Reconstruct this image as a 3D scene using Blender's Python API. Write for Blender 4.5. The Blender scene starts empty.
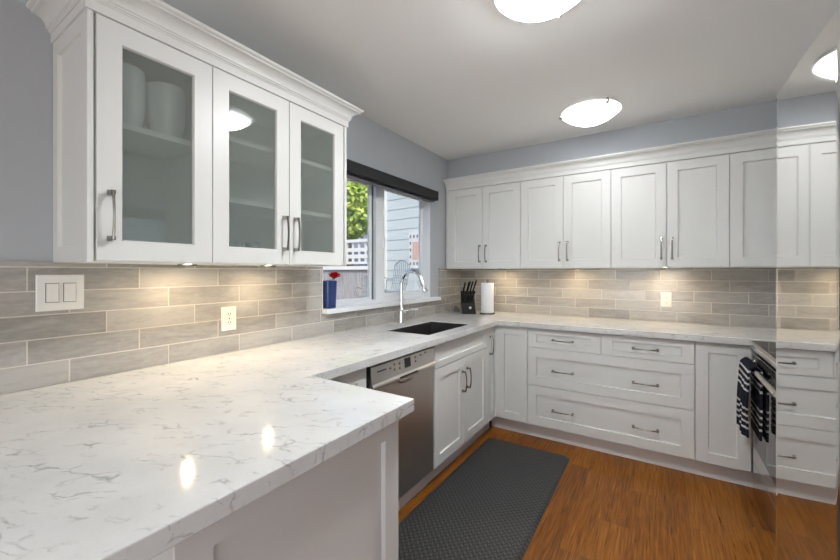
import bpy, bmesh, math, random
from mathutils import Vector, Matrix
random.seed(7)
S = bpy.context.scene
COL = S.collection
PI = math.pi

# ---------------------------------------------------------------- camera
cam_d = bpy.data.cameras.new('camera')
cam = bpy.data.objects.new('camera', cam_d); COL.objects.link(cam)
cam.location = (1.7807, -3.573, 1.309)
cam.rotation_euler = (PI/2, 0, 0.5725)
cam_d.sensor_width = 36.0
cam_d.lens = 374.24/840*36.0
cam_d.shift_y = -7.8/840
cam_d.clip_start = 0.02
S.camera = cam

# ---------------------------------------------------------------- world, sun, exposure
LAMP = 100.0          # glow of the ceiling lamp glass over its bulbs, in the middle of the dome
PUCK = 370.0          # glow of the under-cabinet spot lenses
SKY = 0.095
w = bpy.data.worlds.new('world'); S.world = w; w.use_nodes = True
wn = w.node_tree.nodes; wl = w.node_tree.links
sky = wn.new('ShaderNodeTexSky'); sky.sky_type = 'NISHITA'; sky.sun_disc = False
sky.sun_elevation = math.radians(48); sky.sun_rotation = math.radians(120)
sky.air_density = 0.8; sky.dust_density = 1.5
wn['Background'].inputs['Strength'].default_value = SKY
wl.new(sky.outputs[0], wn['Background'].inputs['Color'])
sd = bpy.data.lights.new('sun', 'SUN'); sd.energy = 2.0; sd.angle = math.radians(1.0); sd.color = (1, .95, .86)
sun = bpy.data.objects.new('sun', sd); COL.objects.link(sun)
sun.rotation_euler = (math.radians(42), 0, math.radians(40))
def fill_light(name, loc, rot, sx, sy, power, col=(.97,.985,1)):
    d = bpy.data.lights.new(name, 'AREA'); d.shape = 'RECTANGLE'; d.size = sx; d.size_y = sy; d.energy = power; d.color = col
    o = bpy.data.objects.new(name, d); COL.objects.link(o); o.location = loc; o.rotation_euler = rot
# added, unseen fill lights near the rear and side openings, tilted up at the ceiling
fill_light('added_rear_fill', (1.6, -7.00, 1.0), (math.radians(118), 0, 0), 2.1, 1.3, 17)
fill_light('added_side_fill', (2.70, -4.5, .75), (math.radians(152), 0, math.radians(60)), 2.0, 1.0, 4)
S.view_settings.view_transform = 'Standard'
S.view_settings.look = 'None'
S.view_settings.exposure = 1.36
S.view_settings.gamma = 1.0
S.view_settings.use_curve_mapping = False
S.cycles.max_bounces = 12
S.cycles.diffuse_bounces = 9
S.cycles.glossy_bounces = 6
S.cycles.transmission_bounces = 8
S.cycles.transparent_max_bounces = 12
S.cycles.sample_clamp_indirect = 8.0
S.cycles.caustics_refractive = False
S.cycles.caustics_reflective = False

# ---------------------------------------------------------------- materials
MATS = {}
def mat(name, color=(.8,.8,.8), rough=.5, metal=0.0, spec=.5, coat=0.0, coat_rough=.05, emit=None, estr=0.0):
    m = bpy.data.materials.new(name); m.use_nodes = True
    b = m.node_tree.nodes['Principled BSDF']
    b.inputs['Base Color'].default_value = (*color, 1)
    b.inputs['Roughness'].default_value = rough
    b.inputs['Metallic'].default_value = metal
    b.inputs['Specular IOR Level'].default_value = spec
    b.inputs['Coat Weight'].default_value = coat
    b.inputs['Coat Roughness'].default_value = coat_rough
    if emit:
        b.inputs['Emission Color'].default_value = (*emit, 1)
        b.inputs['Emission Strength'].default_value = estr
    MATS[name] = m
    return m
class NT:
    """small node-graph helper"""
    def __init__(s, m): s.m = m; s.t = m.node_tree; s.b = s.t.nodes['Principled BSDF']
    def n(s, typ, **kw):
        x = s.t.nodes.new(typ)
        for k, v in kw.items(): setattr(x, k, v)
        return x
    def l(s, a, b): s.t.links.new(a, b)
    def val(s, x):
        return x
    def math(s, op, a, b=None, c=None, clamp=False):
        x = s.n('ShaderNodeMath', operation=op); x.use_clamp = clamp
        for i, v in enumerate((a, b, c)):
            if v is None: continue
            if isinstance(v, (int, float)): x.inputs[i].default_value = v
            else: s.l(v, x.inputs[i])
        return x.outputs[0]
    def pos(s): return s.n('ShaderNodeNewGeometry').outputs['Position']
    def sep(s, v):
        x = s.n('ShaderNodeSeparateXYZ'); s.l(v, x.inputs[0]); return x.outputs
    def comb(s, a, b, c):
        x = s.n('ShaderNodeCombineXYZ')
        for i, v in enumerate((a, b, c)):
            if isinstance(v, (int, float)): x.inputs[i].default_value = v
            else: s.l(v, x.inputs[i])
        return x.outputs[0]
    def mapping(s, v, scale=(1,1,1), rot=(0,0,0), loc=(0,0,0)):
        x = s.n('ShaderNodeMapping'); s.l(v, x.inputs[0])
        x.inputs['Scale'].default_value = scale; x.inputs['Rotation'].default_value = rot; x.inputs['Location'].default_value = loc
        return x.outputs[0]
    def noise(s, v, scale, detail=3, rough=.5, dist=0.0):
        x = s.n('ShaderNodeTexNoise'); s.l(v, x.inputs['Vector'])
        x.inputs['Scale'].default_value = scale; x.inputs['Detail'].default_value = detail
        x.inputs['Roughness'].default_value = rough; x.inputs['Distortion'].default_value = dist
        return x.outputs['Fac']
    def ramp(s, f, stops):
        x = s.n('ShaderNodeValToRGB'); e = x.color_ramp.elements
        while len(e) < len(stops): e.new(.5)
        for el, (p, c) in zip(e, stops):
            el.position = p; el.color = (*c, 1) if len(c) == 3 else c
        s.l(f, x.inputs[0]); return x.outputs[0]
    def mix(s, f, a, b):
        x = s.n('ShaderNodeMix', data_type='RGBA')
        if isinstance(f, (int, float)): x.inputs[0].default_value = f
        else: s.l(f, x.inputs[0])
        for i, v in ((6, a), (7, b)):
            if isinstance(v, tuple): x.inputs[i].default_value = (*v, 1)
            else: s.l(v, x.inputs[i])
        return x.outputs[2]
    def bump(s, h, strength=.2, dist=.002):
        x = s.n('ShaderNodeBump'); x.inputs['Strength'].default_value = strength; x.inputs['Distance'].default_value = dist
        s.l(h, x.inputs['Height']); s.l(x.outputs[0], s.b.inputs['Normal'])

CAB = mat('cabinet_white_paint', (.71,.71,.69), .38, coat=.0)
INT = mat('cabinet_interior', (.82,.83,.80), .5)
SHELF = mat('shelf_white', (.90,.90,.88), .45)
WALL = mat('wall_blue_grey_paint', (.44,.46,.485), .75, spec=.3)
CEIL = mat('ceiling_white_paint', (.90,.895,.88), .9, spec=.2)
TOE = mat('toe_kick_laminate', (.72,.71,.70), .35)
NICKEL = mat('satin_nickel', (.36,.34,.31), .20, 1.0)
CHROME = mat('chrome', (.82,.83,.85), .08, 1.0)
BLACK = mat('black_plastic', (.012,.012,.013), .35)
RUBBER = mat('black_gap', (.006,.006,.006), .7)
WHITEP = mat('white_plastic', (.80,.79,.76), .35)
VINYL = mat('window_vinyl', (.83,.85,.87), .35)
SHADE = mat('shade_charcoal', (.020,.020,.021), .6, spec=.3)
GREYP = mat('grey_plastic', (.11,.115,.12), .45)
def wallnoise(m, amt=.06):
    g = NT(m); g.bump(g.noise(g.pos(), 90, 3), amt, .002)
wallnoise(WALL); wallnoise(CEIL, .05)

# stainless steels
def steel(name, col, rough, axis, amount):
    m = mat(name, col, rough, 1.0); g = NT(m)
    sc = {'z': (900, 900, 4), 'y': (900, 4, 900), 'x': (4, 900, 900)}[axis]
    f = g.noise(g.mapping(g.pos(), sc), 1.0, 2)
    r = g.math('ADD', g.math('MULTIPLY', f, amount), rough-amount/2)
    g.l(r, g.b.inputs['Roughness'])
    return m
STEEL = steel('brushed_stainless', (.54,.50,.465), .34, 'y', .10)
STEEL_P = steel('panel_stainless', (.62,.60,.57), .30, 'y', .08)
RANGE = steel('range_stainless', (.66,.65,.64), .16, 'y', .05)
FRIDGE = mat('fridge_polished_steel', (.74,.735,.72), .035, 1.0)
OVENGLASS = mat('oven_black_glass', (.02,.02,.022), .04, spec=.6)
COOKGLASS = mat('cooktop_black_glass', (.012,.010,.009), .03, spec=.45)
SINKM = mat('sink_dark_composite', (.028,.027,.027), .30)
g = NT(SINKM); g.l(g.ramp(g.noise(g.pos(), 700, 1), [(.45,(.016,.015,.015)),(.7,(.06,.057,.055))]), g.b.inputs['Base Color'])

# subway tile: rows of 82.5 mm, tiles 322 mm long, each row stepped by a third
def tile(name, axis, phase):
    m = mat(name, (.4,.37,.33), .22); g = NT(m)
    p = g.sep(g.pos()); u = p[axis]; z = p[2]
    H, L, st, gr = .0825, .3225, .1075, .0022
    row_f = g.math('DIVIDE', g.math('SUBTRACT', z, .914), H)
    row = g.math('FLOOR', row_f)
    uu = g.math('DIVIDE', g.math('ADD', g.math('SUBTRACT', u, phase), g.math('MULTIPLY', row, st)), L)
    cu = g.math('FLOOR', uu)
    fu = g.math('MULTIPLY', g.math('PINGPONG', uu, .5), L)
    fz = g.math('MULTIPLY', g.math('PINGPONG', row_f, .5), H)
    d = g.math('MINIMUM', fu, fz)
    mask = g.math('SUBTRACT', 1.0, g.math('DIVIDE', g.math('SUBTRACT', d, gr*.6), gr*.7), clamp=True)
    wn_ = g.n('ShaderNodeTexWhiteNoise'); wn_.noise_dimensions = '2D'
    g.l(g.comb(cu, row, 0), wn_.inputs['Vector'])
    rnd = wn_.outputs['Value']
    sc = (3, 3, 9)
    pz = g.comb(g.math('ADD', u, g.math('MULTIPLY', rnd, 7.0)), g.math('MULTIPLY', row, 3.7), z)
    cloud = g.noise(g.mapping(pz, (5, 5, 22)), 1.0, 5, .6, .8)
    fine = g.noise(g.mapping(pz, (30, 30, 90)), 1.0, 3, .6)
    f = g.math('ADD', g.math('ADD', g.math('MULTIPLY', cloud, .55), g.math('MULTIPLY', fine, .28)), g.math('MULTIPLY', rnd, .24))
    body = g.ramp(f, [(.28,(.25,.236,.222)), (.46,(.345,.328,.307)), (.66,(.45,.43,.405))])
    spots = g.math('GREATER_THAN', g.noise(g.mapping(pz, (60, 60, 60)), 1.0, 4, .7, .5), .66)
    body = g.mix(g.math('MULTIPLY', spots, .35), body, (.52,.50,.47))
    g.l(g.mix(mask, body, (.60,.56,.50)), g.b.inputs['Base Color'])
    g.l(g.math('ADD', .07, g.math('ADD', g.math('MULTIPLY', mask, .5), g.math('MULTIPLY', cloud, .10))), g.b.inputs['Roughness'])
    h = g.math('ADD', g.math('MULTIPLY', mask, -1.0), g.math('MULTIPLY', cloud, .45))
    g.bump(h, .55, .0016)
    return m
TILE_L = tile('subway_tile_left', 1, -2.909 + .1075*4 )
TILE_B = tile('subway_tile_back', 0, .165 + .1075*4)

# white quartz with short grey veins
QUARTZ = mat('white_quartz', (.8,.8,.79), .10, spec=.5); g = NT(QUARTZ)
p = g.mapping(g.pos(), (1,1,1), (0,0,math.radians(-28)))
warp = g.n('ShaderNodeTexNoise'); g.l(p, warp.inputs['Vector']); warp.inputs['Scale'].default_value = 14; warp.inputs['Detail'].default_value = 4
wv = g.n('ShaderNodeVectorMath', operation='MULTIPLY_ADD'); g.l(warp.outputs['Color'], wv.inputs[0]); wv.inputs[1].default_value = (.07,.07,.07); g.l(p, wv.inputs[2])
v1 = g.n('ShaderNodeTexVoronoi', feature='DISTANCE_TO_EDGE'); g.l(g.mapping(wv.outputs[0], (11,30,24)), v1.inputs['Vector']); v1.inputs['Scale'].default_value = 1.0
line = g.math('SUBTRACT', 1.0, g.math('MULTIPLY', v1.outputs['Distance'], 11.0), clamp=True)
gate = g.ramp(g.noise(g.mapping(wv.outputs[0], (7,15,12)), 1.7, 5, .62), [(.50,(0,0,0)), (.66,(1,1,1))])
n2 = g.noise(g.mapping(wv.outputs[0], (26,90,60)), 1.0, 4, .65, .6)
dash = g.ramp(n2, [(.60,(0,0,0)), (.70,(1,1,1))])
vein = g.math('ADD', g.math('MULTIPLY', line, gate), g.math('MULTIPLY', g.math('MULTIPLY', dash, gate), .55), clamp=True)
cl = g.noise(p, 5, 5, .6)
base = g.ramp(cl, [(.3,(.60,.60,.59)), (.7,(.71,.705,.69))])
sp = g.noise(g.pos(), 260, 2)
base = g.mix(g.math('MULTIPLY', g.math('GREATER_THAN', sp, .62), .12), base, (.5,.5,.5))
g.l(g.mix(g.math('MULTIPLY', vein, .72), base, (.24,.24,.25)), g.b.inputs['Base Color'])

# strand bamboo planks running along Y
FLOORM = mat('strand_bamboo', (.3,.12,.03), .28, spec=.25); g = NT(FLOORM)
q = g.sep(g.pos()); PW, PL = .132, 1.25
col_f = g.math('DIVIDE', g.math('ADD', q[0], .075), PW); col_i = g.math('FLOOR', col_f)
wc = g.n('ShaderNodeTexWhiteNoise'); wc.noise_dimensions = '1D'; g.l(col_i, wc.inputs['W'])
yy = g.math('ADD', g.math('DIVIDE', q[1], PL), g.math('MULTIPLY', wc.outputs['Value'], 1.0)); ri = g.math('FLOOR', yy)
wp = g.n('ShaderNodeTexWhiteNoise'); wp.noise_dimensions = '2D'; g.l(g.comb(col_i, ri, 0), wp.inputs['Vector'])
pr = wp.outputs['Value']
ex = g.math('MULTIPLY', g.math('PINGPONG', col_f, .5), PW); ey = g.math('MULTIPLY', g.math('PINGPONG', yy, .5), PL)
seam = g.math('SUBTRACT', 1.0, g.math('DIVIDE', g.math('MINIMUM', ex, ey), .0012), clamp=True)
pp = g.comb(g.math('ADD', q[0], g.math('MULTIPLY', pr, 13.0)), g.math('ADD', q[1], g.math('MULTIPLY', pr, 5.0)), 0)
s1 = g.noise(g.mapping(pp, (130, 5.0, 1)), 1.0, 4, .65, .6)
s2 = g.noise(g.mapping(pp, (34, 2.2, 1)), 1.0, 4, .6, 1.0)
f = g.math('ADD', g.math('ADD', g.math('MULTIPLY', s1, .66), g.math('MULTIPLY', s2, .24)), g.math('MULTIPLY', g.math('SUBTRACT', pr, .5), .11))
wood = g.ramp(f, [(.28,(.09,.026,.002)), (.42,(.20,.062,.006)), (.54,(.31,.110,.013)), (.72,(.47,.20,.04))])
g.l(g.mix(g.math('MULTIPLY', seam, .6), wood, (.05,.018,.006)), g.b.inputs['Base Color'])
g.l(g.math('ADD', .22, g.math('MULTIPLY', s1, .16)), g.b.inputs['Roughness'])
g.bump(g.math('SUBTRACT', g.math('MULTIPLY', s1, .3), seam), .25, .001)

# charcoal basket-weave mat
MATM = mat('mat_charcoal_vinyl', (.05,.05,.05), .36); g = NT(MATM)
q = g.sep(g.pos()); CS = .0165
a = g.math('DIVIDE', g.math('ADD', q[0], q[1]), CS*1.9); b_ = g.math('DIVIDE', g.math('SUBTRACT', q[0], q[1]), CS*1.9)
ca = g.math('MODULO', g.math('ADD', g.math('FLOOR', a), g.math('ADD', g.math('FLOOR', b_), 2000)), 2.0)
wa = g.math('PINGPONG', a, .5); wb = g.math('PINGPONG', b_, .5)
ha = g.math('MULTIPLY', g.math('MINIMUM', g.math('MULTIPLY', wa, 2.0), 1.0), g.math('PINGPONG', g.math('MULTIPLY', b_, 3.0), .5))
hb = g.math('MULTIPLY', g.math('MINIMUM', g.math('MULTIPLY', wb, 2.0), 1.0), g.math('PINGPONG', g.math('MULTIPLY', a, 3.0), .5))
mixh = g.n('ShaderNodeMix', data_type='FLOAT'); g.l(ca, mixh.inputs[0]); g.l(ha, mixh.inputs[2]); g.l(hb, mixh.inputs[3])
hh = mixh.outputs[0]
g.l(g.ramp(hh, [(.02,(.008,.008,.009)), (.30,(.070,.071,.072)), (.48,(.10,.10,.10))]), g.b.inputs['Base Color'])
g.bump(hh, .9, .004)

# glass
def schlick(t, f0):
    lw = t.nodes.new('ShaderNodeLayerWeight'); lw.inputs[0].default_value = .5
    p5 = t.nodes.new('ShaderNodeMath'); p5.operation = 'POWER'; p5.inputs[1].default_value = 5.0
    ma = t.nodes.new('ShaderNodeMath'); ma.operation = 'MULTIPLY_ADD'; ma.inputs[1].default_value = 1-f0; ma.inputs[2].default_value = f0
    t.links.new(lw.outputs['Facing'], p5.inputs[0]); t.links.new(p5.outputs[0], ma.inputs[0])
    return ma.outputs[0]
def thin_glass(name, tint, gloss):
    m = bpy.data.materials.new(name); m.use_nodes = True; t = m.node_tree; t.nodes.remove(t.nodes['Principled BSDF'])
    tr = t.nodes.new('ShaderNodeBsdfTransparent'); tr.inputs[0].default_value = (*tint, 1)
    gl = t.nodes.new('ShaderNodeBsdfGlossy'); gl.inputs['Roughness'].default_value = .0
    fr = schlick(t, gloss)
    mx = t.nodes.new('ShaderNodeMixShader')
    t.links.new(fr, mx.inputs[0]); t.links.new(tr.outputs[0], mx.inputs[1]); t.links.new(gl.outputs[0], mx.inputs[2])
    t.links.new(mx.outputs[0], t.nodes['Material Output'].inputs[0]); return m
PANE = thin_glass('window_glass', (.96,.975,.98), .04)
def frosted():
    m = bpy.data.materials.new('frosted_door_glass'); m.use_nodes = True; t = m.node_tree; t.nodes.remove(t.nodes['Principled BSDF'])
    N = t.nodes.new
    tr = N('ShaderNodeBsdfTransparent'); tr.inputs[0].default_value = (.93,.96,.945,1)
    rf = N('ShaderNodeBsdfRefraction'); rf.inputs['Color'].default_value = (.93,.96,.945,1); rf.inputs['Roughness'].default_value = .27; rf.inputs['IOR'].default_value = 1.03
    df = N('ShaderNodeBsdfDiffuse'); df.inputs[0].default_value = (.62,.67,.64,1)
    gl = N('ShaderNodeBsdfGlossy'); gl.inputs['Roughness'].default_value = .02
    fr = schlick(t, .05)
    m1 = N('ShaderNodeMixShader'); m1.inputs[0].default_value = .40
    m2 = N('ShaderNodeMixShader'); m2.inputs[0].default_value = .13
    m3 = N('ShaderNodeMixShader')
    L = t.links.new
    L(tr.outputs[0], m1.inputs[1]); L(rf.outputs[0], m1.inputs[2])
    L(m1.outputs[0], m2.inputs[1]); L(df.outputs[0], m2.inputs[2])
    L(fr, m3.inputs[0]); L(m2.outputs[0], m3.inputs[1]); L(gl.outputs[0], m3.inputs[2])
    L(m3.outputs[0], t.nodes['Material Output'].inputs[0]); return m
FROST = frosted()
def dome_mat(name, k, R0=.185):
    m = mat(name, (.85,.85,.85), .25, emit=(.955,.985,1.0), estr=1.0); g = NT(m)
    tc = g.n('ShaderNodeTexCoord'); q = g.sep(tc.outputs['Object'])
    r2 = g.math('DIVIDE', g.math('ADD', g.math('MULTIPLY', q[0], q[0]), g.math('MULTIPLY', q[1], q[1])), R0*R0)
    f = g.math('POWER', g.math('SUBTRACT', 1.0, r2, clamp=True), 2.0)
    g.l(g.math('ADD', g.math('MULTIPLY', f, k), .75), g.b.inputs['Emission Strength'])
    return m
DOME = dome_mat('lamp_opal_glass', LAMP); DOME_FAR = dome_mat('lamp_opal_glass_dimmer', LAMP*.15)
LENS = mat('puck_lens', (.9,.85,.75), .3, emit=(1.0,.78,.50), estr=PUCK)

# ---------------------------------------------------------------- mesh builder
class MB:
    def __init__(s): s.v = []; s.f = []
    def add(s, vs, fs):
        o = len(s.v); s.v += [tuple(v) for v in vs]; s.f += [tuple(i+o for i in f) for f in fs]; return s
    def box(s, x0,x1,y0,y1,z0,z1):
        vs = [(x0,y0,z0),(x1,y0,z0),(x1,y1,z0),(x0,y1,z0),(x0,y0,z1),(x1,y0,z1),(x1,y1,z1),(x0,y1,z1)]
        return s.add(vs, [(0,3,2,1),(4,5,6,7),(0,1,5,4),(1,2,6,5),(2,3,7,6),(3,0,4,7)])
    def loops(s, rings, cap0=True, cap1=True, closed=False):
        n = len(rings[0]); vs = [p for r in rings for p in r]; fs = []
        m = len(rings)
        for k in range(m if closed else m-1):
            a, b = k*n, ((k+1) % m)*n
            for i in range(n): fs.append((a+i, a+(i+1) % n, b+(i+1) % n, b+i))
        if not closed:
            if cap0: fs.append(tuple(reversed(range(n))))
            if cap1: fs.append(tuple(range((m-1)*n, m*n)))
        return s.add(vs, fs)
    def prism(s, poly, h0, h1, fn):
        """poly of (a,b) pushed from h0 to h1; fn(a,b,h) -> xyz"""
        return s.loops([[fn(a,b,h0) for a,b in poly], [fn(a,b,h1) for a,b in poly]])
    def tube(s, pts, r, n=10, r2=None, ref=None, cap=True):
        pts = [Vector(p) for p in pts]; rings = []
        up = Vector(ref) if ref else None
        for i, p in enumerate(pts):
            d = (pts[min(i+1, len(pts)-1)] - pts[max(i-1, 0)]).normalized()
            if up is None:
                up = Vector((0,0,1)) if abs(d.z) < .9 else Vector((1,0,0))
            a = (up - d*up.dot(d)).normalized(); b = d.cross(a); up = a
            ra = r[i] if isinstance(r, (list, tuple)) else r
            rb = ra if r2 is None else (r2[i] if isinstance(r2, (list, tuple)) else r2)
            rings.append([p + a*math.cos(t)*ra + b*math.sin(t)*rb for t in (2*PI*k/n for k in range(n))])
        return s.loops(rings, cap, cap)
    def lathe(s, prof, c=(0,0,0), n=24, cap0=True, cap1=True):
        return s.loops([[(c[0]+r*math.cos(2*PI*k/n), c[1]+r*math.sin(2*PI*k/n), c[2]+z) for k in range(n)] for r, z in prof], cap0, cap1)
    def build(s, name, m, parent=None, bevel=0, smooth=False, label=None, local=False, seg=2):
        me = bpy.data.meshes.new(name)
        off = Vector((0,0,0))
        if parent is not None and not local:
            q = parent
            while q is not None: off += q.location; q = q.parent
        me.from_pydata([Vector(v)-off for v in s.v], [], s.f)
        bm = bmesh.new(); bm.from_mesh(me); bmesh.ops.recalc_face_normals(bm, faces=bm.faces); bm.to_mesh(me); bm.free()
        me.materials.append(m)
        if smooth:
            for p_ in me.polygons: p_.use_smooth = True
            try: me.set_sharp_from_angle(angle=math.radians(40))
            except Exception: pass
        o = bpy.data.objects.new(name, me); COL.objects.link(o)
        if parent is not None: o.parent = parent
        if bevel:
            b = o.modifiers.new('bevel', 'BEVEL'); b.width = bevel; b.segments = seg; b.limit_method = 'ANGLE'; b.angle_limit = math.radians(40)
        if label: o['label'] = label
        return o
def thing(name, label, cat, loc=(0,0,0), rz=0, group=None):
    o = bpy.data.objects.new(name, None); COL.objects.link(o); o.empty_display_size = .1
    o.location = loc; o.rotation_euler = (0,0,rz); o['label'] = label; o['category'] = cat
    if group: o['group'] = group
    return o
def tag(o, label, cat, group=None):
    o['label'] = label; o['category'] = cat
    if group: o['group'] = group
    return o
def struct(o): o['kind'] = 'structure'; return o
def cells(mb, fn, us, vs, inside, d0, d1):
    """flat slab made of grid cells, holes where inside() is false; fn(u,v,d)"""
    bm = bmesh.new(); cache = {}
    def V(u, v):
        if (u,v) not in cache: cache[(u,v)] = bm.verts.new((u,v,0))
        return cache[(u,v)]
    for i in range(len(us)-1):
        for j in range(len(vs)-1):
            if inside((us[i]+us[i+1])/2, (vs[j]+vs[j+1])/2):
                bm.faces.new((V(us[i],vs[j]), V(us[i+1],vs[j]), V(us[i+1],vs[j+1]), V(us[i],vs[j+1])))
    r = bmesh.ops.extrude_face_region(bm, geom=list(bm.faces))
    for x in r['geom']:
        if isinstance(x, bmesh.types.BMVert): x.co.z = 1
    bmesh.ops.dissolve_limit(bm, angle_limit=.01, verts=bm.verts, edges=bm.edges)
    bm.verts.index_update()
    mb.add([fn(v.co.x, v.co.y, d0 + v.co.z*(d1-d0)) for v in bm.verts], [[v.index for v in f.verts] for f in bm.faces])
    bm.free(); return mb

# plane frames: 'X' faces +X at x=n ; 'Y' faces -Y at y=n ; 'W' faces -X at x=n.  d measured outward from n
def frame(plane, n):
    return {'X': lambda u,z,d: (n+d, u, z), 'Y': lambda u,z,d: (u, n-d, z), 'W': lambda u,z,d: (n-d, u, z)}[plane]
TH = .020
def shaker(name, parent, plane, n, u0,u1,z0,z1, fw=.064, glass=False, th=TH, fwz=None, m=None, rec=.011):
    """door or drawer front whose outer face lies at n"""
    F = frame(plane, n); fwz = fwz or fw; e = .0014
    def R(iu, iz, d): return [F(u0+iu,z0+iz,d), F(u1-iu,z0+iz,d), F(u1-iu,z1-iz,d), F(u0+iu,z1-iz,d)]
    if glass:
        rings = [R(0,0,-th), R(0,0,-e), R(e,e,0), R(fw,fwz,0), R(fw+.004,fwz+.004,-.007), R(fw+.004,fwz+.004,-th)]
        mb = MB().loops(rings, closed=True)
    else:
        rings = [R(0,0,-th), R(0,0,-e), R(e,e,0), R(fw,fwz,0), R(fw+.003,fwz+.003,-rec)]
        mb = MB().loops(rings)
    o = mb.build(name, m or CAB, parent)
    if glass:
        MB().box(*sorted_box(F(u0+fw-.006, z0+fwz-.006, -.014), F(u1-fw+.006, z1-fwz+.006, -.0135))).build('glass_pane', FROST, o, label='frosted glass pane')
    return o
def sorted_box(a, b):
    r = []
    for i in range(3): r += [min(a[i],b[i]), max(a[i],b[i])]
    return r
def pull(parent, plane, n, u, z, L=.158, vertical=True, m=None):
    """cabinet pull: two square flared feet and a bowed bar"""
    F = frame(plane, n)
    def P(a, c, d): return F(u+c, z+a, d) if vertical else F(u+a, z+c, d)
    mb = MB(); h = L/2
    for sgn in (-1, 1):
        rings = []
        for d, w_ in ((0,.0085), (.003,.0085), (.010,.0058), (.020,.0052), (.0265,.0062)):
            a0 = sgn*(h-.0085)
            rings.append([P(a0-w_,-w_,d), P(a0+w_,-w_,d), P(a0+w_,w_,d), P(a0-w_,w_,d)])
        mb.loops(rings)
    pts = []; rr = []
    for k in range(13):
        t = -1 + 2*k/12; pts.append(P(t*(h-.006), 0, .024+.009*(1-t*t))); rr.append(.0058 - .0012*(1-abs(t)))
    mb.tube(pts, rr, 8, [x*.75 for x in rr])
    return mb.build('handle', m or NICKEL, parent, smooth=True)

# ---------------------------------------------------------------- setting
ZC, ZU, ZT, ZD, H = .914, .874, 2.112, 1.342, 2.43     # counter top, slab underside, door top, cabinet bottom, ceiling
XW, XR, YR = -.020, 2.86, -7.2
D = .655                                                 # counter depth
struct(MB().box(-.14, 3.0, YR-.12, .14, -.06, 0).build('floor', FLOORM))
struct(MB().box(-.14, 3.0, YR-.12, .14, H, H+.12).build('ceiling', CEIL))
WY0, WY1, WZ0, WZ1 = -1.925, -.612, 1.046, 2.03
mb = MB(); cells(mb, lambda u,v,d: (d,u,v), [YR, WY0, WY1, .14], [0, WZ0, WZ1, H], lambda u,v: not (WY0<u<WY1 and WZ0<v<WZ1), -.14, XW)
struct(mb.build('wall_left', WALL))
struct(MB().box(XW, XR, .010, .14, 0, H).build('wall_back', WALL))
struct(MB().box(XW, XR, -.262, .010, 2.145, H).build('wall_soffit', WALL))
mb = MB(); cells(mb, lambda u,v,d: (d,u,v), [YR, -6.05, -3.75, .14], [0, .55, 2.15, H], lambda u,v: not (-6.05<u<-3.75 and .55<v<2.15), XR, 3.0)
struct(mb.build('wall_right', WALL))
w2 = struct(thing('added_window_2', 'added white framed side window, unseen, letting fill light into the dining end', 'window', (2.95, -4.9, .55)))  # side window added out of view as an opening for light
mb = MB()
for a in ((-6.05,-3.75,.55,.60), (-6.05,-3.75,2.10,2.15), (-6.05,-6.0,.60,2.10), (-3.80,-3.75,.60,2.10), (-4.93,-4.87,.60,2.10)): mb.box(2.90,2.96,a[0],a[1],a[2],a[3])
mb.build('window_frame', VINYL, w2)
for a, b in ((-6.0,-4.93),(-4.87,-3.80)): MB().box(2.928,2.932,a,b,.60,2.10).build('glass_pane', PANE, w2)
mb = MB(); cells(mb, lambda u,v,d: (u,d,v), [-.14, .35, 2.6, 3.0], [0, .05, 2.15, H], lambda u,v: not (.35<u<2.6 and .05<v<2.15), YR-.12, YR)
struct(mb.build('wall_rear', WALL))
# glazed patio door added unseen in the rear wall to let in light
d_ = struct(thing('added_door_1', 'added white framed glass patio door, unseen in the rear wall, letting in light', 'door', (1.475, YR-.06, .05)))
mb = MB()
for a in ((.35,2.6,.05,.10), (.35,2.6,2.10,2.15), (.35,.40,.10,2.10), (2.55,2.6,.10,2.10), (1.44,1.51,.10,2.10)):
    mb.box(a[0],a[1],YR-.09,YR-.03,a[2],a[3])
mb.build('door_frame', VINYL, d_)
for a, b in ((.40,1.44), (1.51,2.55)): MB().box(a, b, YR-.062, YR-.058, .10, 2.10).build('glass_pane', PANE, d_)

# backsplash tile
mb = MB()
zt = 1.346
cells(mb, lambda u,v,d: (d,u,v), [-4.6, -1.930, -.452, 0], [ZC+.0005, 1.0445, zt], lambda u,v: not (-1.930<u<-.452 and v>1.0445), XW+.001, -.010)
tag(mb.build('backsplash', TILE_L), 'taupe subway tile backsplash on the window wall below the glass cabinets', 'backsplash', 'tile backsplashes')
tag(MB().box(-.009, XR-.001, 0, .009, ZC+.0005, zt).build('backsplash', TILE_B), 'taupe subway tile backsplash on the far wall under the solid white cabinets', 'backsplash', 'tile backsplashes')

# window over the sink
wi = struct(thing('window_1', 'white vinyl sliding window above the sink', 'window', (-.09, (WY0+WY1)/2, WZ0)))
SZ = 1.076
fx0, fx1 = -.135, -.085
mb = MB()
mb.box(fx0,fx1,WY0,WY0+.045,SZ,WZ1); mb.box(fx0,fx1,WY1-.012,WY1,SZ,WZ1)
mb.box(fx0,fx1,WY0+.045,WY1-.012,SZ,SZ+.022); mb.box(fx0,fx1,WY0+.045,WY1-.012,WZ1-.03,WZ1)
mb.box(fx0,fx1-.004,-1.305,-1.235,SZ+.022,WZ1-.03)
mb.build('window_frame', VINYL, wi, bevel=.003)
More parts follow.
